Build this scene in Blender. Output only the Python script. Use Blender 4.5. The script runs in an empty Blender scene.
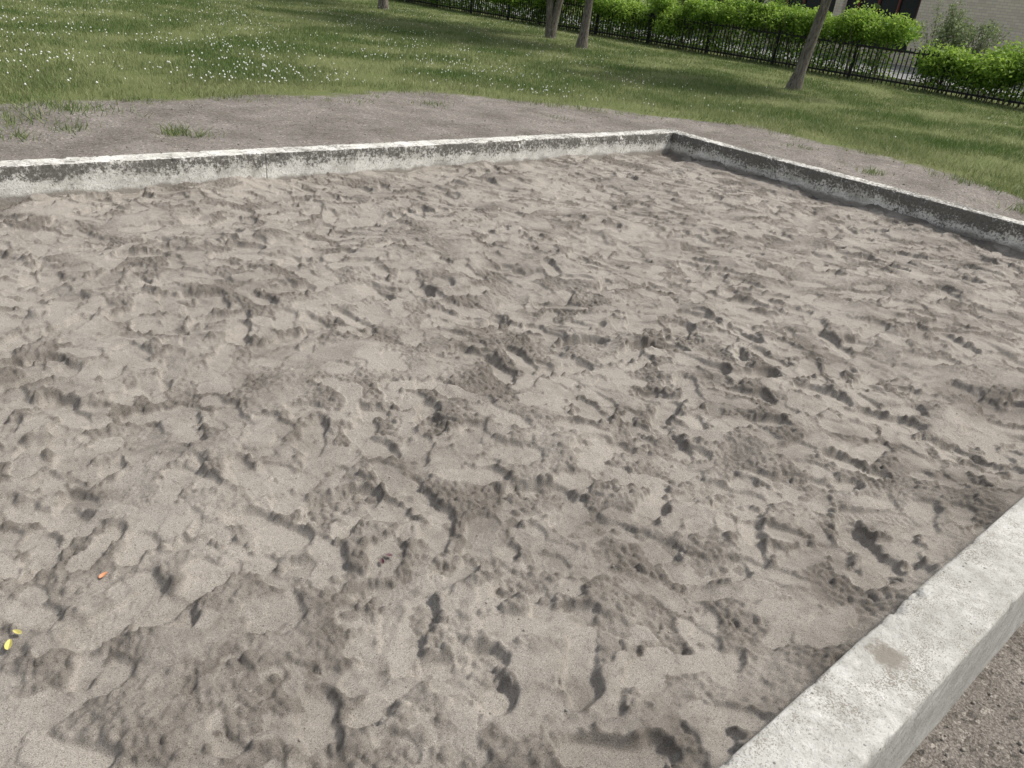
import bpy, math, numpy as np
from mathutils import Vector, Matrix, noise as mn
rng=np.random.default_rng(7)
scene=bpy.context.scene
scene.view_settings.view_transform='Standard'; scene.view_settings.look='None'; scene.view_settings.exposure=0

# ---------------------------------------------------------------- helpers
def link(o,parent=None):
    scene.collection.objects.link(o)
    if parent: o.parent=parent
    return o
def np_mesh(name,verts,faces,mat=None,smooth=False,attrs=None,parent=None):
    """faces: (n,k) int array, constant k"""
    me=bpy.data.meshes.new(name)
    verts=np.asarray(verts,np.float32); faces=np.asarray(faces,np.int32)
    n,k=faces.shape
    me.vertices.add(len(verts)); me.vertices.foreach_set('co',verts.ravel())
    me.loops.add(n*k); me.loops.foreach_set('vertex_index',faces.ravel())
    me.polygons.add(n); me.polygons.foreach_set('loop_start',np.arange(0,n*k,k,dtype=np.int32))
    me.polygons.foreach_set('loop_total',np.full(n,k,np.int32))
    me.polygons.foreach_set('use_smooth',np.full(n,smooth))
    if attrs:
        for an,av in attrs.items():
            a=me.attributes.new(an,'FLOAT','POINT'); a.data.foreach_set('value',np.asarray(av,np.float32).ravel())
    me.update(calc_edges=True)
    o=bpy.data.objects.new(name,me)
    if mat: me.materials.append(mat)
    return link(o,parent)
def boxes(bl):
    """bl list of (cx,cy,cz,sx,sy,sz)"""
    V=[];F=[]
    q=np.array([[-1,-1,-1],[1,-1,-1],[1,1,-1],[-1,1,-1],[-1,-1,1],[1,-1,1],[1,1,1],[-1,1,1]])*.5
    f=np.array([[0,3,2,1],[4,5,6,7],[0,1,5,4],[1,2,6,5],[2,3,7,6],[3,0,4,7]])
    for i,b in enumerate(bl):
        V.append(q*np.array(b[3:6])+np.array(b[:3])); F.append(f+8*i)
    return np.vstack(V),np.vstack(F)
def fnoise(shape,dx,lam,bw=0.5,seed=0):
    r=np.random.default_rng(seed)
    n=r.standard_normal(shape).astype(np.float32)
    F=np.fft.rfft2(n)
    ky=np.fft.fftfreq(shape[0],dx)[:,None]; kx=np.fft.rfftfreq(shape[1],dx)[None,:]
    k=np.sqrt(kx*kx+ky*ky)+1e-6
    g=np.exp(-(np.log(k*lam)/bw)**2)
    o=np.fft.irfft2(F*g,s=shape); return (o/o.std()).astype(np.float32)
def sstep(a,b,x):
    t=np.clip((x-a)/(b-a),0,1); return t*t*(3-2*t)

class M:
    def __init__(s,name,rough=0.9,spec=0.2):
        s.m=bpy.data.materials.new(name); s.m.use_nodes=True; s.t=s.m.node_tree; s.n=s.t.nodes
        s.b=s.n['Principled BSDF']; s.b.inputs['Roughness'].default_value=rough
        s.b.inputs['Specular IOR Level'].default_value=spec
    def l(s,a,b): s.t.links.new(a,b)
    def pos(s):
        g=s.n.new('ShaderNodeNewGeometry'); return g.outputs['Position']
    def geo(s): return s.n.new('ShaderNodeNewGeometry')
    def noise(s,scale,detail=4,rough=.55,vec=None,dist=0):
        n=s.n.new('ShaderNodeTexNoise'); n.inputs['Scale'].default_value=scale; n.inputs['Detail'].default_value=detail
        n.inputs['Roughness'].default_value=rough; n.inputs['Distortion'].default_value=dist
        s.l(vec or s.pos(),n.inputs['Vector']); return n.outputs['Fac']
    def vor(s,scale,vec=None,feat='F1'):
        n=s.n.new('ShaderNodeTexVoronoi'); n.feature=feat; n.inputs['Scale'].default_value=scale
        s.l(vec or s.pos(),n.inputs['Vector']); return n
    def ramp(s,fac,stops):
        r=s.n.new('ShaderNodeValToRGB'); e=r.color_ramp.elements
        while len(e)<len(stops): e.new(.5)
        for i,(p,c) in enumerate(stops):
            e[i].position=p; e[i].color=(c,c,c,1) if not hasattr(c,'__len__') else (*c,1)
        s.l(fac,r.inputs['Fac']); return r.outputs['Color']
    def mix(s,fac,a,b,mode='MIX'):
        x=s.n.new('ShaderNodeMix'); x.data_type='RGBA'; x.blend_type=mode
        for v,i in ((fac,0),(a,6),(b,7)):
            if hasattr(v,'is_linked') : s.l(v,x.inputs[i])
            elif i==0: x.inputs[0].default_value=v
            else: x.inputs[i].default_value=(*v,1) if hasattr(v,'__len__') else (v,v,v,1)
        return x.outputs[2]
    def math(s,op,a,b=0.0,clamp=False):
        x=s.n.new('ShaderNodeMath'); x.operation=op; x.use_clamp=clamp
        for i,v in enumerate((a,b)):
            if hasattr(v,'is_linked'): s.l(v,x.inputs[i])
            else: x.inputs[i].default_value=v
        return x.outputs[0]
    def attr(s,n):
        a=s.n.new('ShaderNodeAttribute'); a.attribute_name=n; return a.outputs['Fac']
    def sepz(s,v):
        x=s.n.new('ShaderNodeSeparateXYZ'); s.l(v,x.inputs[0]); return x.outputs
    def bump(s,h,dist,strength=1,prev=None):
        b=s.n.new('ShaderNodeBump'); b.inputs['Distance'].default_value=dist; b.inputs['Strength'].default_value=strength
        s.l(h,b.inputs['Height'])
        if prev: s.l(prev,b.inputs['Normal'])
        return b.outputs['Normal']
    def done(s,col=None,nrm=None):
        if col is not None:
            if hasattr(col,'is_linked'): s.l(col,s.b.inputs['Base Color'])
            else: s.b.inputs['Base Color'].default_value=(*col,1)
        if nrm is not None: s.l(nrm,s.b.inputs['Normal'])
        return s.m

# ---------------------------------------------------------------- materials
def mat_sand():
    m=M('sand_material',.95,.12)
    r=m.attr('rough'); big=m.attr('tone')
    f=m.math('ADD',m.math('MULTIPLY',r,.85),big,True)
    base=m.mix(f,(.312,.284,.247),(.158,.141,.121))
    gr=m.noise(430,2,.65); c=m.ramp(gr,[(.30,.50),(.5,1.0),(.70,1.45)])
    base=m.mix(1.0,base,c,'MULTIPLY')
    z=m.sepz(m.vor(300).outputs['Color'])
    specks=m.ramp(z[0],[(.0,.5),(.06,.6),(.09,1.0),(.96,1.0),(.98,1.3)])
    base=m.mix(.7,base,specks,'MULTIPLY')
    return m.done(base,m.bump(gr,.0028,1))
def mat_ground():
    m=M('ground_material',.95,.15)
    g=m.attr('grass')
    nn=m.noise(9,5,.7)
    gm=m.ramp(m.math('ADD',g,m.math('MULTIPLY',m.math('SUBTRACT',nn,.5),.9)),[(.42,0.0),(.62,1.0)])
    dirt=m.mix(m.ramp(m.noise(1.8,5,.65),[(.35,.0),(.65,1.0)]),(.265,.24,.212),(.165,.147,.126))
    c=m.ramp(m.noise(150,2,.75),[(.3,.4),(.5,1.0),(.7,1.6)])
    dirt=m.mix(1.0,dirt,c,'MULTIPLY')
    peb=m.vor(60); ps=m.ramp(m.sepz(peb.outputs['Color'])[0],[(.0,.5),(.12,.6),(.16,1.0),(.92,1.0),(.95,1.6)])
    dirt=m.mix(.85,dirt,ps,'MULTIPLY')
    gr=m.mix(m.noise(1.1,5),(.08,.125,.03),(.19,.185,.085))
    col=m.mix(gm,dirt,gr)
    n2=m.bump(m.noise(60,4,.75),.016,1)
    return m.done(col,n2)
def mat_painted_wall():
    m=M('weathered_white_paint',.85,.25)
    g=m.geo(); p=m.sepz(g.outputs['Position']); nz=m.sepz(g.outputs['True Normal'])[2]
    z=p[2]
    fine=m.noise(42,6,.82); med=m.noise(9,5,.7); big=m.noise(1.9,3)
    band=m.ramp(z,[(.0,.0),(.075,.10),(.11,.55),(.165,.92),(.20,.9),(.215,.85)])
    side=m.math('SUBTRACT',1.0,m.math('GREATER_THAN',nz,.72))
    a=m.math('MULTIPLY',band,m.math('ADD',m.math('MULTIPLY',side,.58),.42))
    a=m.math('ADD',a,m.math('MULTIPLY',m.math('SUBTRACT',big,.5),1.4))
    xr=m.math('MAXIMUM',m.math('MULTIPLY',m.math('SUBTRACT',p[0],5.5),.14),0.0)
    a=m.math('ADD',a,xr)
    val=m.math('ADD',m.math('MULTIPLY',fine,.72),m.math('MULTIPLY',med,.28))
    thr=m.math('ADD',val,m.math('MULTIPLY',a,.15))
    mask=m.ramp(thr,[(.575,0.0),(.64,1.0)])
    paint=m.mix(m.noise(6,4),(.84,.82,.76),(.66,.64,.58))
    spots=m.ramp(m.noise(110,3,.7),[(.36,.40),(.45,1.0)])
    paint=m.mix(1.0,paint,spots,'MULTIPLY')
    grime=m.ramp(m.noise(5,6,.8),[(.45,.0),(.66,.8)])
    paint=m.mix(grime,paint,(.36,.345,.30))
    dark=m.mix(m.noise(60,3),(.040,.038,.034),(.25,.24,.21))
    col=m.mix(mask,paint,dark)
    soil=m.ramp(m.math('ADD',z,m.math('MULTIPLY',m.math('SUBTRACT',m.noise(9,4),.5),.10)),[(.005,.85),(.035,.0)])
    col=m.mix(soil,col,(.26,.235,.20))
    n=m.bump(m.noise(60,5,.7),.008,.8); n=m.bump(mask,.003,.6,n)
    return m.done(col,n)
def mat_beam():
    m=M('bare_concrete',.88,.25)
    g=m.geo(); P=g.outputs['Position']; p=m.sepz(P); nz=m.sepz(g.outputs['True Normal'])[2]
    base=m.mix(m.ramp(m.noise(6,6,.7),[(.35,.0),(.65,1.0)]),(.60,.59,.55),(.40,.39,.355))
    base=m.mix(m.ramp(m.noise(30,5,.7),[(.42,.0),(.68,.7)]),base,(.30,.29,.255))
    pits=m.ramp(m.noise(170,3,.7),[(.32,.32),(.42,1.0)]); base=m.mix(.8,base,pits,'MULTIPLY')
    hol=m.vor(38); hm=m.ramp(hol.outputs['Distance'],[(.0,.30),(.10,.35),(.17,1.0)]); hs=m.ramp(m.sepz(hol.outputs['Color'])[0],[(.15,1.0),(.17,.0)])
    base=m.mix(hs,base,m.mix(1.0,base,hm,'MULTIPLY'))
    sc=m.n.new('ShaderNodeVectorMath'); sc.operation='DISTANCE'; m.l(P,sc.inputs[0]); sc.inputs[1].default_value=(1.72,.36,.21)
    d=m.math('ADD',sc.outputs['Value'],m.math('MULTIPLY',m.math('SUBTRACT',m.noise(45,4,.7),.5),.09))
    patch=m.ramp(d,[(.03,.9),(.055,.0)])
    gn=m.math('MULTIPLY',m.noise(7,5,.7),m.noise(240,2,.6)); dust=m.ramp(gn,[(.28,0.0),(.35,.8)])
    s=m.math('MAXIMUM',patch,dust); s=m.math('MULTIPLY',s,m.math('GREATER_THAN',nz,.6))
    col=m.mix(s,base,(.22,.195,.16))
    drip=m.ramp(m.noise(14,4,.6),[(.4,.0),(.8,.6)]); dm=m.math('MULTIPLY',drip,m.math('LESS_THAN',nz,.6))
    col=m.mix(dm,col,(.30,.29,.26))
    n=m.bump(m.noise(120,5,.7),.005,1); n=m.bump(m.noise(22,4),.007,.6,n)
    return m.done(col,n)
def mat_leaf(name,c1,c2,trans=.35,rough=.55):
    m=M(name,rough,.3)
    a=m.attr('tint'); col=m.mix(a,c1,c2)
    m.done(col)
    tr=m.n.new('ShaderNodeBsdfTranslucent'); m.l(col,tr.inputs['Color'])
    mx=m.n.new('ShaderNodeMixShader'); mx.inputs[0].default_value=trans
    m.l(m.b.outputs[0],mx.inputs[1]); m.l(tr.outputs[0],mx.inputs[2]); m.l(mx.outputs[0],m.n['Material Output'].inputs['Surface'])
    return m.m
def mat_bark():
    m=M('bark',.9,.1)
    mp=m.n.new('ShaderNodeMapping'); mp.inputs['Scale'].default_value=(1,1,.25); m.l(m.pos(),mp.inputs['Vector'])
    n=m.noise(28,6,.7,mp.outputs[0])
    col=m.ramp(n,[(.3,(.05,.042,.036)),(.5,(.17,.15,.125)),(.72,(.32,.29,.25))])
    return m.done(col,m.bump(n,.03,1))
def mat_plain(name,c,rough=.5,var=.15,scale=20):
    m=M(name,rough,.4)
    d=tuple(x*(1-var) for x in c); e=tuple(min(1,x*(1+var)) for x in c)
    n=m.noise(scale,4); return m.done(m.mix(n,d,e),m.bump(n,.002,.3))

SAND=mat_sand(); GROUND=mat_ground(); WALL=mat_painted_wall(); BEAM=mat_beam(); BARK=mat_bark()
GRASS=mat_leaf('grass_blades',(.085,.15,.034),(.32,.335,.165),.35,.6)
LEAFM=mat_leaf('tree_leaves',(.04,.085,.018),(.10,.16,.035))
HEDGEM=mat_leaf('hedge_leaves',(.12,.24,.028),(.36,.50,.09),.45)
SHRUBM=mat_leaf('shrub_leaves',(.16,.22,.09),(.33,.39,.19),.4)
PETAL=mat_plain('clover_white',(.78,.78,.73),.8)

# ---------------------------------------------------------------- layout (metres)
XR=7.57; YN=.43; YB=5.84; WT=.19; ZT=.21

# ---------------------------------------------------------------- sand heightfield
dx=.005
X0,X1=-2.6,XR+.03; Y0,Y1=YN-.03,YB+.03
nx=int((X1-X0)/dx)+1; ny=int((Y1-Y0)/dx)+1
xs=X0+np.arange(nx)*dx; ys=Y0+np.arange(ny)*dx
sh=(ny,nx)
H=.012*fnoise(sh,dx,.9,.5,1)+.006*fnoise(sh,dx,.32,.5,2)
clus=fnoise(sh,dx,.7,.8,40)            # where the sand is churned up / smooth
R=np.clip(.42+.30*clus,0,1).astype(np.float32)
wx=.005*fnoise(sh,dx,.12,.6,3)+.0009*fnoise(sh,dx,.025,.5,8); wy=.005*fnoise(sh,dx,.12,.6,4)+.0009*fnoise(sh,dx,.025,.5,9)
rimn=np.clip(.6+.55*fnoise(sh,dx,.06,.6,5),0,2.0)
def cval(x,y): 
    return float(clus[min(ny-1,max(0,int((y-Y0)/dx))),min(nx-1,max(0,int((x-X0)/dx)))])
def stamp(cx,cy,ang,L,W,depth,rim,ts,tt,tread=0,strength=.96,rimrough=.45,edge=.004,side=1):
    rad=L+.06
    i0=max(0,int((cx-rad-X0)/dx)); i1=min(nx,int((cx+rad-X0)/dx)); j0=max(0,int((cy-rad-Y0)/dx)); j1=min(ny,int((cy+rad-Y0)/dx))
    if i1-i0<8 or j1-j0<8: return
    sl=(slice(j0,j1),slice(i0,i1))
    gx=(xs[i0:i1]-cx)[None,:]+wx[sl]; gy=(ys[j0:j1]-cy)[:,None]+wy[sl]
    c,s_=math.cos(ang),math.sin(ang)
    s=gx*c+gy*s_; t=-gx*s_+gy*c
    t=t-side*.012*np.sin((s/L+.2)*2.0)                                   # left/right shoe curvature
    w=W*(1-.24*np.exp(-((s/L+.15)/.28)**2)+.10*np.exp(-((s/L-.5)/.35)**2))
    q=np.clip(np.abs(s)/L,0,1); w=w*np.sqrt(np.clip(1-q**3.4,0,1))
    d=np.abs(t)-w; d=np.where(np.abs(s)>L,np.hypot(np.abs(s)-L,t),d)
    m=sstep(edge,-edge,d)
    ins=m>.5
    if ins.sum()<10: return
    h=H[sl]; hm=h[ins].mean(); zm=hm*.86
    pl=zm-depth+ts*s+tt*t+ .12*(h-hm)
    if tread:
        per,sl2,amp=tread
        pl=pl+amp*np.clip(1.6*np.sin((s+sl2*t)*2*math.pi/per),-1,1)*sstep(-.3,.6,rimn[sl]-.4)
    h=h+(pl-h)*m*strength
    df=.12+.88*np.clip(-(np.sign(ts)*s/L),0,1) if abs(ts)>abs(tt)*.4 else .12+.88*np.clip(-np.sign(tt)*t/W,0,1)
    g=np.exp(-((d-.010)/.011)**2)*df*rimn[sl]
    H[sl]=h+g*rim
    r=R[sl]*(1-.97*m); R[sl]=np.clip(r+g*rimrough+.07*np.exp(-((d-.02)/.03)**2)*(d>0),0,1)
A=(X1-X0)*(Y1-Y0)
N=int(A*42)
for k in range(N):
    cx=rng.uniform(X0,X1); cy=rng.uniform(Y0,Y1); cv=cval(cx,cy)
    ang=rng.choice([-.75,.3,1.6])+rng.normal(0,.5)+ (math.pi if rng.random()<.5 else 0)
    L=rng.uniform(.10,.155); W=rng.uniform(.040,.058)
    if rng.random()<.28: L*=.55
    k2=.80+.36*np.clip(cv,-1,1.6)
    if cx+cy>6: k2*=max(.72,1-.1*(cx+cy-6))
    tr=(rng.uniform(.014,.026),rng.uniform(-.8,.8),rng.uniform(.0008,.0018)) if rng.random()<.10 else 0
    stamp(cx,cy,ang,L,W,rng.uniform(.003,.015)*k2,rng.uniform(.002,.010)*k2,rng.normal(0,.07)*k2,rng.normal(0,.18)*k2,
          tread=tr, edge=rng.uniform(.002,.006),side=rng.choice([-1,1]))
    if rng.random()<.10+.12*cv:
        stamp(cx+rng.normal(0,.1),cy+rng.normal(0,.1),rng.uniform(0,6),rng.uniform(.04,.09),rng.uniform(.03,.055),
              rng.uniform(.010,.026),rng.uniform(.008,.020),rng.normal(0,.1),rng.normal(0,.1),strength=.6,rimrough=.9,edge=.010)
# the last walkers: fresh, fully readable prints and scuffs
for k in range(150):
    cx=rng.uniform(-.2,XR-.2); cy=rng.uniform(YN+.15,YB-.2)
    ang=rng.choice([-.75,.3,1.6])+rng.normal(0,.45)+(math.pi if rng.random()<.5 else 0)
    d_=rng.uniform(.012,.026)*(1 if cx+cy<6 else .75)
    tr=(rng.uniform(.016,.026),rng.uniform(-.8,.8),rng.uniform(.001,.002)) if rng.random()<.25 else 0
    sd_=rng.choice([-1,1])
    if rng.random()<.5:       # separate heel dig
        stamp(cx-.09*math.cos(ang),cy-.09*math.sin(ang),ang,.045,.036,d_*1.2,.012,.2,.0,edge=.006,rimrough=.6)
    stamp(cx,cy,ang,rng.uniform(.135,.155),rng.uniform(.045,.054),d_,rng.uniform(.008,.016),rng.normal(0,.07),rng.normal(0,.12),tread=tr,edge=.004,side=sd_,rimrough=.6)
HERO=[(1.66,1.58,-.80,.14,.05,.036,.024,.10,.10),(1.62,2.20,-2.2,.14,.055,.036,.024,-.08,.15),
    (.97,1.10,-.6,.13,.05,.022,.012,.05,-.2),(3.06,2.18,-.75,.15,.06,.046,.034,.1,.1),(2.75,2.45,-.6,.14,.055,.040,.032,.1,-.1),
    (3.4,2.3,.4,.12,.06,.034,.028,.1,.1),(2.5,2.9,-.3,.12,.05,.03,.02,.0,.15),(.62,1.0,-.4,.13,.05,.022,.014,.1,.05),
    (1.3,1.28,-1.5,.12,.045,.02,.012,.02,.2),(1.75,1.12,-.5,.13,.05,.02,.012,.05,.12),(2.2,1.25,-.4,.13,.05,.02,.012,.05,.12),
    (1.05,1.9,-.3,.13,.045,.02,.013,.02,-.2),(2.4,1.55,1.1,.14,.05,.014,.012,.03,.1)]
for (cx,cy,ang,L,W,dp,rm,ts,tt) in HERO: stamp(cx,cy,ang,L,W,dp,rm,ts,tt,rimrough=.7)
H+=R*(.0034*fnoise(sh,dx,.06,.6,21)+.0024*fnoise(sh,dx,.028,.5,22))
def relax(H,smax,it):
    lim=smax*dx
    for _ in range(it):
        for ax in (0,1):
            d=np.diff(H,axis=ax); e=np.sign(d)*np.clip(np.abs(d)-lim,0,None)*.25
            if ax==0: H[:-1]+=e; H[1:]-=e
            else: H[:,:-1]+=e; H[:,1:]-=e
    return H
H=relax(H,1.05,10)
# loose crumbs, only where the sand is churned
cl=fnoise(sh,dx,.2,.7,11)
base=H.copy()
NC=90000
px=rng.uniform(X0+.05,X1-.05,NC); py=rng.uniform(Y0+.05,Y1-.05,NC)
keep=(px>-.3)&(rng.random(NC)<np.where(px+py>6,.25,1)); px=px[keep];py=py[keep]
def clod(cx,cy,r):
    i=int((cx-X0)/dx); j=int((cy-Y0)/dx); n=int(r*1.4/dx)+2
    if i-n<0 or j-n<0 or i+n+1>nx or j+n+1>ny: return
    sl=(slice(j-n,j+n+1),slice(i-n,i+n+1))
    gx=(xs[i-n:i+n+1]-cx)[None,:]; gy=(ys[j-n:j+n+1]-cy)[:,None]
    e=rng.uniform(.7,1.35); a=rng.uniform(0,3.14); ca,sa=math.cos(a),math.sin(a)
    u=gx*ca+gy*sa; v=-gx*sa+gy*ca
    qq=1-((u*e)**2+(v/e)**2)/(r*r)
    H[sl]=np.maximum(H[sl],base[j,i]+r*.7*np.clip(qq,0,1)**.6+.25*(u*rng.normal()*.6)*(qq>0)-(qq<0)*1)
for cx,cy in zip(px,py):
    i=int((cx-X0)/dx); j=int((cy-Y0)/dx)
    if R[j,i]<.38+.3*rng.random()-.22*cl[j,i]: continue
    clod(cx,cy,.005+.010*rng.random()**3)
# heaps of loose clumps thrown out of the deeper prints
spots=[(h[0]+rng.normal(0,.06),h[1]+rng.normal(0,.06)) for h in HERO]+[(1.12,1.5),(.85,1.45),(1.0,1.25),(.45,1.35),(1.45,1.0),(2.0,1.75),(1.9,1.0),(.75,.95),(2.6,1.1)]
for (sx,sy) in spots:
    for k in range(int(rng.uniform(22,60))):
        x=sx+rng.normal(0,.055); y=sy+rng.normal(0,.055)
        if X0<x<X1 and YN+.03<y<Y1:
            clod(x,y,.005+.012*rng.random()**2); j,i=int((y-Y0)/dx),int((x-X0)/dx); R[max(0,j-3):j+4,max(0,i-3):i+4]=np.maximum(R[max(0,j-3):j+4,max(0,i-3):i+4],.6)
H+=.0005*fnoise(sh,dx,.018,.5,23)
H+=.012*fnoise(sh,dx,1.9,.5,30)
gxw=XR-xs[None,:]; gyb=YB-ys[:,None]; gyn=ys[:,None]-YN
wav=.5+.5*np.tanh(fnoise(sh,dx,.6,.6,31))
H+=.040*wav*np.exp(-np.clip(gxw,0,9)/.12)+.03*wav*np.exp(-np.clip(gyb,0,9)/.10)+.09*np.exp(-np.clip(gyn,0,9)/.14)
H-= .012
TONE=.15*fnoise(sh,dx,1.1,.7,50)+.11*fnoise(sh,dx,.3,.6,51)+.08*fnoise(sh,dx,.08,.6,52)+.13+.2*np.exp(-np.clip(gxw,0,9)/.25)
def hz(x,y): return float(H[int((y-Y0)/dx),int((x-X0)/dx)])
ia,ib=int((-.15-X0)/dx),int((3.8-X0)/dx); ja=int((3.0-Y0)/dx)
ix=np.concatenate([np.arange(0,ia,5),np.arange(ia,ib),np.arange(ib,nx,2)])
iy=np.concatenate([np.arange(0,ja),np.arange(ja,ny,2)])
gx,gy=np.meshgrid(xs[ix],ys[iy])
V=np.stack([gx,gy,H[np.ix_(iy,ix)]],-1).reshape(-1,3)
def gridfaces(nr,nc):
    a=(np.arange(nr-1)[:,None]*nc+np.arange(nc-1)[None,:]).ravel()
    return np.stack([a,a+1,a+nc+1,a+nc],-1)
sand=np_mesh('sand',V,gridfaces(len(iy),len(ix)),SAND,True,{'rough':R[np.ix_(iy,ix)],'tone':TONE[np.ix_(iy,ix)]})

# ---------------------------------------------------------------- surrounding ground (one sheet with the pit cut out)
def grassval(x,y):
    return np.maximum(np.maximum(x-10.1,y-(8.45+.13*x)),.629*x+.777*y-11.35)
def lines(lo,a,b,hi,st):
    out=list(np.arange(a,b,st)); s=st; v=a
    while v>lo: s*=1.35; v-=s; out.append(v)
    s=st; v=out[int((b-a)/st)-1]
    while v<hi: s*=1.35; v+=s; out.append(v)
    return np.array(sorted(out))
gxl=lines(-600,-4,13,900,.05); gyl=lines(-500,-1.5,12,900,.05)
def snap(arr,v): arr[np.argmin(np.abs(arr-v))]=v
wxL,wxR=-2.6-WT/2,XR+WT/2; wyN,wyB=YN-WT/2,YB+WT/2
for v in (wxL,wxR): snap(gxl,v)
for v in (wyN,wyB): snap(gyl,v)
gx,gy=np.meshgrid(gxl,gyl)
def gz(x,y):
    f=sstep(.3,4.5,y); g2=sstep(XR-2,XR+.2,x)*.6
    z=-.13+.23*np.maximum(f,g2)
    return z
Z=gz(gx,gy)
nzz=np.array([mn.fractal(Vector((a*.9,b*.9,0)),1,2,5) for a,b in zip(gx.ravel(),gy.ravel())]).reshape(gx.shape)
nz2=np.array([mn.noise(Vector((a*7,b*7,3))) for a,b in zip(gx.ravel(),gy.ravel())]).reshape(gx.shape)
Z=Z+(nzz*.025+nz2*.012)*np.exp(-np.hypot(gx,gy)/60)
GV=sstep(-.45,.55,grassval(gx,gy)+.35*nzz)
GV=np.where(gx<-3,sstep(3,7,-gx),GV)
V=np.stack([gx,gy,Z],-1).reshape(-1,3)
F=gridfaces(len(gyl),len(gxl))
cxm=V[F].mean(1)
hole=(cxm[:,0]>wxL)&(cxm[:,0]<wxR)&(cxm[:,1]>wyN)&(cxm[:,1]<wyB)
ground=np_mesh('ground',V,F[~hole],GROUND,True,{'grass':GV})

# ---------------------------------------------------------------- concrete edging
def edging(name,p0,p1,thick,z0,z1,mat,seglen=3.0,amp=.004,chip=.010,parent=None):
    p0=Vector((*p0,0)); p1=Vector((*p1,0)); d=(p1-p0); Ltot=d.length; d.normalize(); n=Vector((-d.y,d.x,0))
    ns=max(1,round(Ltot/seglen)); 
    Vv=[];Ff=[]
    r=.010
    prof=[]
    hs=np.linspace(z0,z1-r,14)
    for z in hs: prof.append((-thick/2,z))
    for a in (30,60): prof.append((-thick/2+r-r*math.cos(math.radians(a)),z1-r+r*math.sin(math.radians(a))))
    for w in np.linspace(-thick/2+r,thick/2-r,9): prof.append((w,z1))
    for a in (60,30): prof.append((thick/2-r+r*math.cos(math.radians(a)),z1-r+r*math.sin(math.radians(a))))
    for z in hs[::-1]: prof.append((thick/2,z))
    P=len(prof)
    for k in range(ns):
        a=Ltot*k/ns+.0015; b=Ltot*(k+1)/ns-.0015; m=int((b-a)/.012)
        off=mn.noise(Vector((k*3.7,p0.x,p0.y)))*.004; base=len(Vv)
        for i in range(m+1):
            s=a+(b-a)*i/m
            for (w,z) in prof:
                q=p0+d*s+n*w+Vector((0,0,z))
                f=mn.fractal(q*9,1,2,4)*amp*.5+mn.noise(q*1.1)*amp*1.5
                ec=max(0,1-math.hypot(abs(w)-thick/2,z-z1)/.02)
                c=max(0,mn.fractal(q*22+Vector((5,5,5)),.9,2,4)-.25)*chip*ec*3
                sg=1 if w>0 else -1
                inw=abs(w)>thick/2-.004
                q=q+n*(sg*(f if inw else 0)-sg*c)+Vector((0,0,(f if z>z1-.02 else 0)-c+off))
                Vv.append(q)
        for i in range(m):
            for j in range(P-1):
                o=base+i*P+j; Ff.append((o,o+P,o+P+1,o+1))
        for e in (0,m):
            o=base+e*P
            for j in range(P//2):
                q=(o+j,o+j+1,o+P-2-j,o+P-1-j)
                if len(set(q))==4: Ff.append(q if e==0 else q[::-1])
    return np_mesh(name,np.array([list(v) for v in Vv]),np.array(Ff),mat,True,parent=parent)
edging('concrete_curb',(-2.6,YB+WT/2),(XR+WT,YB+WT/2),WT,-.25,ZT,WALL,5.2,.006,.022)
edging('concrete_curb',(XR+WT/2,YB-.004),(XR+WT/2,YN+.004),WT,-.25,ZT,WALL,5.6,.006,.022)
edging('concrete_curb',(-2.6,YN-WT/2),(XR+WT,YN-WT/2),WT,-.40,ZT,BEAM,10.0,.002,.006)
edging('concrete_curb',(-2.6-WT/2,YN-WT),(-2.6-WT/2,YB+WT),WT,-.25,ZT-.006,WALL,2.8,.006,.022)

# ---------------------------------------------------------------- grass
def sample_view(N,r0,r1,half=.80):
    r=np.exp(rng.uniform(math.log(r0),math.log(r1),N)); th=math.atan2(.684,.7295)+rng.uniform(-half,half,N)
    return r*np.sin(th),r*np.cos(th)
gx_,gy_=sample_view(800000,8,52,.80)
gv=grassval(gx_,gy_)
ln=.35*np.sin(gx_*2.1+1.3*np.sin(gy_*1.7))*np.cos(gy_*1.9+.7)+.2*np.sin(gx_*6.3+gy_*4.1)+.12*np.sin(gx_*13-gy_*17)
pn=np.array([mn.fractal(Vector((a*.55,b*.55,9)),.7,2.2,5) for a,b in zip(gx_,gy_)])
keep=(rng.random(len(gv))<sstep(-.35,1.1,gv+ln)*np.clip(.70+1.1*pn,.10,1))&(gx_<23.8)&(gx_>-6)
gx_,gy_,pn=gx_[keep],gy_[keep],pn[keep]
def make_blades(name,x,y,z,hmin,hmax,wbase,mat,lean=.5,tintf=None,parent=None):
    n=len(x); a=rng.uniform(0,2*np.pi,n); h=rng.uniform(hmin,hmax,n)
    dist=np.hypot(x,y); w=wbase*(1+dist/14)
    la=rng.uniform(0,2*np.pi,n); lm=h*np.abs(rng.normal(0,lean,n))
    V=np.zeros((n,3,3),np.float32)
    V[:,0]=np.stack([x-np.cos(a)*w/2,y-np.sin(a)*w/2,z-.005],-1)
    V[:,1]=np.stack([x+np.cos(a)*w/2,y+np.sin(a)*w/2,z-.005],-1)
    V[:,2]=np.stack([x+np.cos(la)*lm,y+np.sin(la)*lm,z+h],-1)
    t=np.clip(rng.normal(.42,.25,n)+(0 if tintf is None else tintf),0,1)
    return np_mesh(name,V.reshape(-1,3),np.arange(3*n).reshape(-1,3),mat,False,{'tint':np.repeat(t,3)},parent)
make_blades('grass',gx_,gy_,gz(gx_,gy_)+.005,.03,.085,.0055,GRASS,.75,-.6*pn+.25*sstep(2.5,0,grassval(gx_,gy_)))
def tuft(name,cx,cy,n,r,hmax):
    x=cx+rng.normal(0,r,n); y=cy+rng.normal(0,r,n)
    return make_blades(name,x,y,gz(x,y)+.0,.02,hmax,.007,GRASS,1.1,.0)
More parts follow.
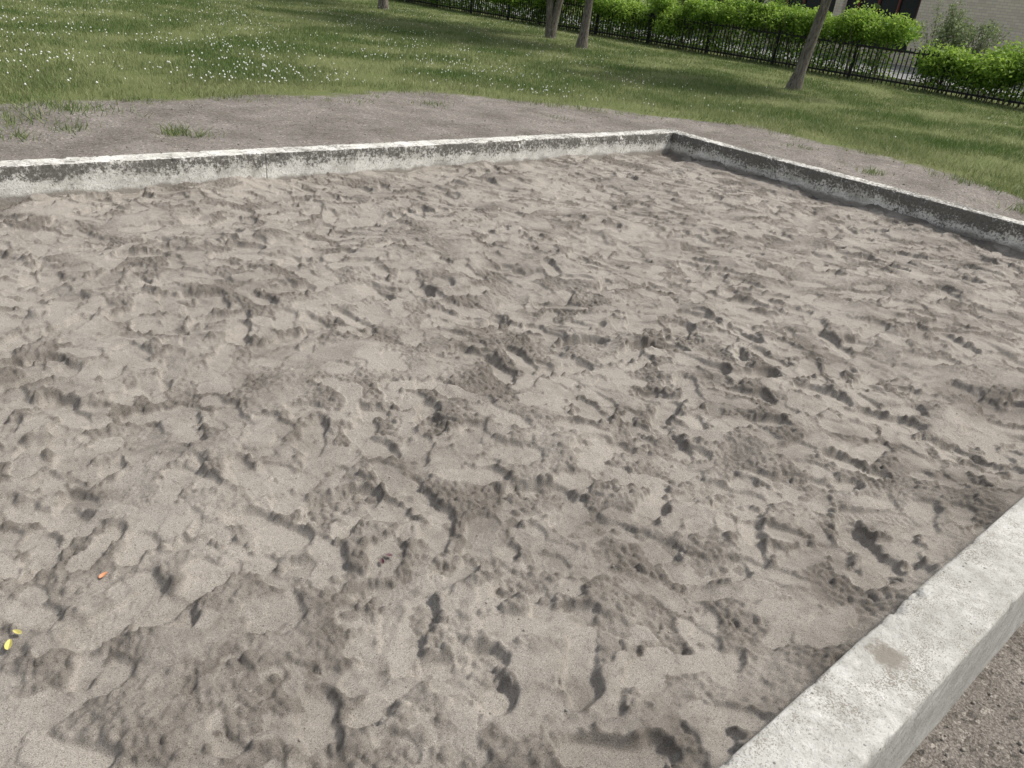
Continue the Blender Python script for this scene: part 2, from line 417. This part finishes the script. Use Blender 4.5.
for (cx,cy,n,r,h) in [(1.35,8.0,170,.20,.12),(1.9,8.3,140,.18,.10),(2.35,7.15,90,.06,.13),(2.5,7.02,40,.07,.10),(.9,7.7,170,.2,.12),(1.6,7.5,60,.10,.10),(1.15,7.2,50,.08,.09),
                      (4.9,8.5,60,.12,.08),(5.9,8.4,60,.14,.07),(8.9,4.0,80,.07,.09),(9.4,2.5,110,.12,.11),(9.3,5.2,50,.1,.06),(7.1,7.3,40,.1,.06)]:
    tuft('weed_tuft',cx,cy,n,r,h)
# clover flowers
fx,fy=sample_view(90000,9,34,.8)
fl=np.sin(fx*1.3+.5*fy)*np.cos(fy*1.1-.4*fx)+.5*np.sin(fx*3.1)*np.cos(fy*2.7)
k=(grassval(fx,fy)>.4)&(rng.random(len(fx))<np.clip(.045+.07*fl,0.010,1)*sstep(-3.5,2.5,fy-fx*.9))&(fy<30)
k2=(grassval(fx,fy)>.4)&(rng.random(len(fx))<.0016)
k=k|k2
fx,fy=fx[k],fy[k]; n=len(fx); fz=gz(fx,fy)+rng.uniform(.06,.10,n); r=rng.uniform(.008,.015,n)
oc=np.array([[1,0,0],[0,1,0],[-1,0,0],[0,-1,0],[0,0,1],[0,0,-1]]); of=np.array([[0,1,4],[1,2,4],[2,3,4],[3,0,4],[1,0,5],[2,1,5],[3,2,5],[0,3,5]])
V=(np.stack([fx,fy,fz],-1)[:,None,:]+oc[None]*r[:,None,None]).reshape(-1,3)
F=(of[None]+6*np.arange(n)[:,None,None]).reshape(-1,3)
np_mesh('clover_flowers',V,F,PETAL,True)

# ---------------------------------------------------------------- leaves / trees / hedge
def leaf_cloud(name,P,size,mat,parent=None,flat=.5,tint=None):
    n=len(P); a=rng.standard_normal((n,3)); a/=np.linalg.norm(a,axis=1)[:,None]
    up=np.array([0,0,1.0]); nrm=rng.standard_normal((n,3))+up*flat; nrm/=np.linalg.norm(nrm,axis=1)[:,None]
    u=np.cross(nrm,a); u/=np.linalg.norm(u,axis=1)[:,None]; v=np.cross(nrm,u)
    s=size*rng.uniform(.6,1.3,n)[:,None]
    V=np.stack([P-u*s,P-v*s*.5,P+u*s,P+v*s*.5],1).reshape(-1,3)
    t=np.clip(rng.normal(.45,.25,n)+(0 if tint is None else tint),0,1)
    return np_mesh(name,V,np.arange(4*n).reshape(-1,4),mat,False,{'tint':np.repeat(t,4)},parent)
def tube(paths,seg=12,bumpy=.12):
    V=[];F=[]
    for pts,rad in paths:
        base=len(V)
        for i,(p,r) in enumerate(zip(pts,rad)):
            p=Vector(p)
            dd=(Vector(pts[min(i+1,len(pts)-1)])-Vector(pts[max(i-1,0)])).normalized()
            ax=dd.orthogonal().normalized() if abs(dd.z)<.7 else Vector((1,0,0)); ax=(ax-dd*ax.dot(dd)).normalized(); bx=dd.cross(ax)
            for j in range(seg):
                an=2*math.pi*j/seg; dr=ax*math.cos(an)+bx*math.sin(an)
                rr=r*(1+bumpy*mn.noise(Vector((p.x*3+dr.x*1.5,p.y*3+dr.y*1.5,p.z*1.5))))
                V.append(list(p+dr*rr))
        for i in range(len(pts)-1):
            for j in range(seg):
                o=base+i*seg; F.append((o+j,o+(j+1)%seg,o+seg+(j+1)%seg,o+seg+j))
    return np.array(V),np.array(F)
def tree(name,x,y,r0,h,crown_r,stems=((0,0),),nleaf=9000,crown_z=None):
    root=link(bpy.data.objects.new(name,None)); z0=float(gz(np.array(x),np.array(y)))-.05
    paths=[];ends=[]
    for (lx,ly) in stems:
        pts=[];rad=[]
        for i in range(15):
            t=i/14; zz=t*h*.8
            pts.append((x+lx*zz+.10*math.sin(zz*1.3+x)*t,y+ly*zz+.10*math.cos(zz*1.1+y)*t,z0+zz))
            fl=1+.5*math.exp(-zz/.18)
            rad.append(r0*fl*(1-.8*t)/(1 if len(stems)==1 else 1.35))
        paths.append((pts,rad))
        for k in range(9):
            i=rng.integers(5,14); b=Vector(pts[i]); an=rng.uniform(0,6.28); ln=crown_r*rng.uniform(.5,.95)*(1-.4*(i/14))
            e=b+Vector((math.cos(an)*ln,math.sin(an)*ln,ln*rng.uniform(.3,.9)))
            mid=b.lerp(e,.5)+Vector((0,0,ln*.08)); rr=rad[i]*.55
            paths.append(([tuple(b),tuple(mid),tuple(e)],[rr,rr*.6,rr*.2])); ends+= [e,mid]
        ends.append(Vector(pts[-1]))
    V,F=tube(paths); np_mesh('trunk',V,F,BARK,True,parent=root)
    cz=z0+h*.68
    C=[np.array(e) for e in ends]
    for k in range(26):
        d=rng.standard_normal(3); d/=np.linalg.norm(d); q=rng.uniform(.35,1)**.5
        C.append(np.array([x+stems[0][0]*h*.6,y+stems[0][1]*h*.6,cz])+d*np.array([crown_r*.85,crown_r*.85,h*.26])*q)
    C=np.array(C); idx=rng.integers(0,len(C),nleaf)
    P=C[idx]+rng.standard_normal((nleaf,3))*np.array([.38,.38,.28])*crown_r/3*1.1
    leaf_cloud('leaves',P,.11,LEAFM,root)
    return root
tree('broadleaf_tree',16.3,9.6,.125,7.0,2.4,((.055,-.115),),5000)
tree('broadleaf_tree',16.6,16.5,.125,8.5,3.3,((.02,-.05),),9000)
tree('broadleaf_tree',17.9,19.2,.16,9.0,3.6,((-.10,.09),(.09,-.11)),10000)
tree('broadleaf_tree',17.0,27.5,.15,9.5,4.2,((.0,.03),),12000)
tree('broadleaf_tree',18,37,.17,10,4.2,((0,0),),9000)
tree('broadleaf_tree',12.0,35,.16,9,4.0,((0,0),),9000)
tree('broadleaf_tree',3.0,31,.16,9,4.0,((0,0),),9000)

# fence
FX=22.2
bl=[]
for y in np.arange(-6,62,.125): bl.append((FX,y,.10+.50,.022,.026,.96))
for z in (.22,.98): bl.append((FX+.025,28,z,.02,68,.05))
for y in np.arange(-6,62,2.5): bl.append((FX+.07,y,.57,.05,.05,1.05))
V,F=boxes(bl)
np_mesh('metal_fence',V,F,mat_plain('black_metal',(.012,.012,.014),.5))

def hedge(name,ya,yb,hfun,xc=22.85,step=.42,leaves=1700,lo=.45):
    root=link(bpy.data.objects.new(name,None)); Ps=[];stems=[];T=[]
    y=ya
    while y<yb:
        hh=hfun(y)*rng.uniform(.86,1.10); rr=rng.uniform(.42,.62)
        cx=xc+rng.normal(0,.10); top=.1+hh
        nb=rng.integers(4,7)
        for b in range(nb):
            c=np.array([cx+rng.normal(0,.26),y+rng.normal(0,.28),top-rr*rng.uniform(.5,1.15)])
            rb=rr*rng.uniform(.40,.85); n=leaves//nb
            d=rng.standard_normal((n,3)); d/=np.linalg.norm(d,axis=1)[:,None]
            P=c+d*(rb*(1-.35*rng.random((n,1))**2)*(1+.16*rng.standard_normal((n,1))))*np.array([1,1,.85])
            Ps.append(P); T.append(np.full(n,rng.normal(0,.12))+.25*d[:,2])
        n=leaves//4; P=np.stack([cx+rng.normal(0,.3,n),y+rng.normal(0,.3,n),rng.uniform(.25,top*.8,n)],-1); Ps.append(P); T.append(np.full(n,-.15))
        for s in range(4):
            a=rng.normal(0,.12,2); e=rng.normal(0,.3,2)
            stems.append(([(cx+a[0],y+a[1],.03),(cx+a[0]+e[0]*.4,y+a[1]+e[1]*.4,.45),(cx+e[0],y+e[1],top*.85)],[.018,.013,.006]))
        y+=step*rng.uniform(.8,1.2)
    V,F=tube(stems,5); np_mesh('stems',V,F,BARK,True,parent=root)
    leaf_cloud('leaves',np.vstack(Ps),.048,HEDGEM,root,.6,np.concatenate(T))
hedge('hedge',10.9,14.4,lambda y:1.72,22.7,.40,1900)
hedge('hedge',14.6,40,lambda y:1.55+.14*math.sin(y*.9),22.65,.40,1900)
hedge('hedge',-4,9.6,lambda y:1.30+.12*math.sin(y*2),22.45,.40,1900)

# paved street behind
def slab(name,x0,x1,y0,y1,z,mat):
    xx=np.linspace(x0,x1,12); yy=np.linspace(y0,y1,60); a,b=np.meshgrid(xx,yy)
    return np_mesh(name,np.stack([a,b,np.full(a.shape,z)],-1).reshape(-1,3),gridfaces(60,12),mat,True)
slab('street_pavement',24.4,33.6,-30,90,.155,mat_plain('asphalt_grey',(.20,.20,.195),.9,.25,8))
V,F=boxes([(24.3,30,.13,.16,120,.16)]); np_mesh('kerb',V,F,mat_plain('kerb_stone',(.38,.37,.35),.9))

# ---------------------------------------------------------------- brick building
def brick():
    m=M('beige_brick',.9,.2)
    co=m.n.new('ShaderNodeCombineXYZ'); p=m.sepz(m.pos()); m.l(m.math('ADD',p[1],p[0]),co.inputs[0]); m.l(p[2],co.inputs[1])
    b=m.n.new('ShaderNodeTexBrick'); m.l(co.outputs[0],b.inputs['Vector']); b.inputs['Scale'].default_value=1
    b.inputs['Brick Width'].default_value=.25; b.inputs['Row Height'].default_value=.10; b.inputs['Mortar Size'].default_value=.008
    b.inputs['Color1'].default_value=(.86,.76,.60,1); b.inputs['Color2'].default_value=(.74,.64,.50,1); b.inputs['Mortar'].default_value=(.58,.52,.43,1)
    return m.done(b.outputs['Color'])
BR=brick(); root=link(bpy.data.objects.new('brick_building',None))
BX=34.0
wl=[(BX+4,5.2,3.1,8,20.6,6.4)]
wl+=[(BX+4,21.7,4.9,8,12.4,2.8),(BX+4,21.7,.28,8,12.4,.6)]
wl+=[(BX+.15,y,2.05,.3,.35,2.9) for y in (18.9,22.4,27.7)]
V,F=boxes(wl); np_mesh('walls',V,F,BR,parent=root)
V,F=boxes([(BX+.35,21.7,2.05,.06,12.3,2.94)]); gl=mat_plain('window_glass',(.02,.024,.028),.12,.2,.6); np_mesh('windows',V,F,gl,parent=root)
fr=[(BX+.26,y,2.05,.10,.07,2.92) for y in np.arange(15.6,27.6,.85)]+[(BX+.24,21.7,z,.09,12.2,.09) for z in (.64,1.35,3.4)]
V,F=boxes(fr); np_mesh('window_frames',V,F,mat_plain('brown_red_frame',(.16,.05,.035),.5),parent=root)
V,F=boxes([(BX-.03,y,1.9,.06,1.4,1.3) for y in (-2,2,6)]); np_mesh('side_windows',V,F,gl,parent=root)
V,F=boxes([(BX+4,11.5,6.42,8.8,34,.24)]); np_mesh('roof',V,F,mat_plain('roof_felt',(.10,.10,.10),.9),parent=root)

def shrub(name,x,y,h,r,n,tint=0,mat=SHRUBM):
    root=link(bpy.data.objects.new(name,None)); st=[];Ps=[]
    for k in range(14):
        a=rng.uniform(0,6.28); e=r*rng.uniform(.3,1); hh=h*rng.uniform(.6,1.05)
        p0=np.array([x+.1*math.cos(a),y+.1*math.sin(a),.1]); p2=np.array([x+e*math.cos(a),y+e*math.sin(a),.1+hh]); p1=(p0+p2)/2+np.array([0,0,.15*h])-np.array([math.cos(a),math.sin(a),0])*e*.15
        st.append(([tuple(p0),tuple(p1),tuple(p2)],[.016,.011,.004]))
        t=rng.uniform(.25,1,(n//14,1)); Ps.append(p0+(p2-p0)*t+np.array([0,0,.15*h])*np.sin(np.pi*t)+rng.standard_normal((n//14,3))*r*.12)
    V,F=tube(st,5); np_mesh('stems',V,F,BARK,True,parent=root)
    leaf_cloud('leaves',np.vstack(Ps),.05,mat,root,.3,tint)
shrub('shrub',29.5,12.6,2.3,.8,1500); shrub('shrub',29.8,11.4,2.1,.9,1500); shrub('shrub',30.0,12.1,1.7,.7,1200)
for (x,y,h,r) in [(31,19.5,1.9,1.2),(30.5,22.5,1.7,1.3),(31.5,26,2.0,1.5),(32,30,2.4,1.8),(31,34,2.3,1.8)]:
    shrub('shrub',x,y,h,r,3000,-.1,HEDGEM)
Cs=[]
for k in range(150):
    a=rng.uniform(-40,110); Cs.append([rng.uniform(58,72),a,rng.uniform(1,9)])
for k in range(150):
    a=rng.uniform(-60,62); Cs.append([a,rng.uniform(85,100),rng.uniform(1,9)])
Cs=np.array(Cs); P=Cs[rng.integers(0,len(Cs),36000)]+rng.standard_normal((36000,3))*np.array([2.2,2.2,1.7]); P=P[P[:,2]>.1]
leaf_cloud('distant_trees',P,.40,LEAFM)

# ---------------------------------------------------------------- small debris
def fallen_leaf(x,y,ang,s,c,name='fallen_leaf'):
    n=10
    out=[]
    for i in range(n):
        a=2*math.pi*i/n; rx=s*math.cos(a); ry=s*.5*math.sin(a)*(1-.25*math.cos(a))
        X=x+rx*math.cos(ang)-ry*math.sin(ang); Y=y+rx*math.sin(ang)+ry*math.cos(ang)
        out.append((X,Y,.012+.35*abs(ry)+.1*rx))
    z=hz(x,y); V=[(x,y,z+.008)]+[(a,b,z+c_) for a,b,c_ in out]
    F=[(0,1+i,1+(i+1)%n) for i in range(n)]
    np_mesh(name,np.array(V),np.array(F),mat_plain('leaf_'+str(round(c[0],2)),c,.6))
fallen_leaf(.317,1.93,.4,.014,(.50,.22,.10)); fallen_leaf(.06,1.80,1.2,.017,(.52,.46,.14)); fallen_leaf(.085,1.83,2.2,.013,(.50,.45,.16))
fallen_leaf(1.0,1.55,1.2,.012,(.10,.045,.05)); fallen_leaf(1.03,1.56,2.4,.012,(.16,.09,.10))
pv=[];pf=[]
ico=[Vector(v) for v in ((0,0,1),(.9,0,.45),(.28,.85,.45),(-.72,.53,.45),(-.72,-.53,.45),(.28,-.85,.45),(.72,.53,-.45),(-.28,.85,-.45),(-.9,0,-.45),(-.28,-.85,-.45),(.72,-.53,-.45),(0,0,-1))]
icf=[(0,1,2),(0,2,3),(0,3,4),(0,4,5),(0,5,1),(1,6,2),(2,7,3),(3,8,4),(4,9,5),(5,10,1),(6,7,2),(7,8,3),(8,9,4),(9,10,5),(10,6,1),(11,7,6),(11,8,7),(11,9,8),(11,10,9),(11,6,10)]
for k in range(4200):
    if k<2200: x=rng.uniform(.3,3.5); y=rng.uniform(-1.2,.22); r=.002+.005*rng.random()**3
    elif k<3600:
        x=rng.uniform(0,10); y=rng.uniform(1.5,8.8)
        if x<XR+.25 and y<YB+.25: continue
        r=.004+.010*rng.random()**3
    else: x=rng.uniform(.0,4); y=rng.uniform(.6,3.2); r=.0015+.003*rng.random()**3
    if k<3600: z=float(gz(np.array(x),np.array(y)))+.004+.025*mn.fractal(Vector((x*.9,y*.9,0)),1,2,5)+.012*mn.noise(Vector((x*7,y*7,3)))
    else: z=hz(x,y)+r*.3
    b=len(pv)
    for v in ico: pv.append([x+v.x*r*rng.uniform(.8,1.3),y+v.y*r*rng.uniform(.8,1.3),z+v.z*r*.7])
    pf+=[(a+b,c+b,d+b) for a,c,d in icf]
np_mesh('gravel',np.array(pv),np.array(pf),mat_plain('pebble_grey',(.25,.23,.20),.9,.4,60),True)

# ---------------------------------------------------------------- light: hazy daylight
az=math.atan2(.90,-.42); el=math.radians(53)
w=bpy.data.worlds.new('World'); scene.world=w; w.use_nodes=True
sky=w.node_tree.nodes.new('ShaderNodeTexSky'); sky.sky_type='NISHITA'; sky.sun_disc=False
sky.sun_elevation=el; sky.sun_rotation=az; sky.dust_density=3
hs=w.node_tree.nodes.new('ShaderNodeHueSaturation'); hs.inputs['Saturation'].default_value=.38; hs.inputs['Value'].default_value=1.2
w.node_tree.links.new(sky.outputs[0],hs.inputs['Color'])
bg=w.node_tree.nodes['Background']; bg.inputs['Strength'].default_value=.15
w.node_tree.links.new(hs.outputs[0],bg.inputs[0])
sd=bpy.data.lights.new('sun','SUN'); sd.energy=3.6; sd.angle=math.radians(5); sd.color=(1,.96,.90)
so=link(bpy.data.objects.new('sun',sd))
tos=Vector((math.sin(az)*math.cos(el),math.cos(az)*math.cos(el),math.sin(el)))
so.rotation_mode='QUATERNION'; so.rotation_quaternion=tos.to_track_quat('Z','Y')

# ---------------------------------------------------------------- camera
cam=bpy.data.cameras.new('camera'); co=link(bpy.data.objects.new('camera',cam)); scene.camera=co
cam.sensor_width=36; cam.lens=770/1024*36; cam.clip_end=2500; cam.clip_start=.05
p=math.radians(27.6); r=math.radians(6.7)
h=Vector((.684,.7295,0)).normalized(); Fw=h*math.cos(p)+Vector((0,0,-math.sin(p)))
R0=Vector((h.y,-h.x,0)); U0=R0.cross(Fw)
Rc=R0*math.cos(r)+U0*math.sin(r); Uc=-R0*math.sin(r)+U0*math.cos(r); B=-Fw
mt=Matrix(((Rc.x,Uc.x,B.x,0),(Rc.y,Uc.y,B.y,0),(Rc.z,Uc.z,B.z,1.6),(0,0,0,1)))
co.matrix_world=mt
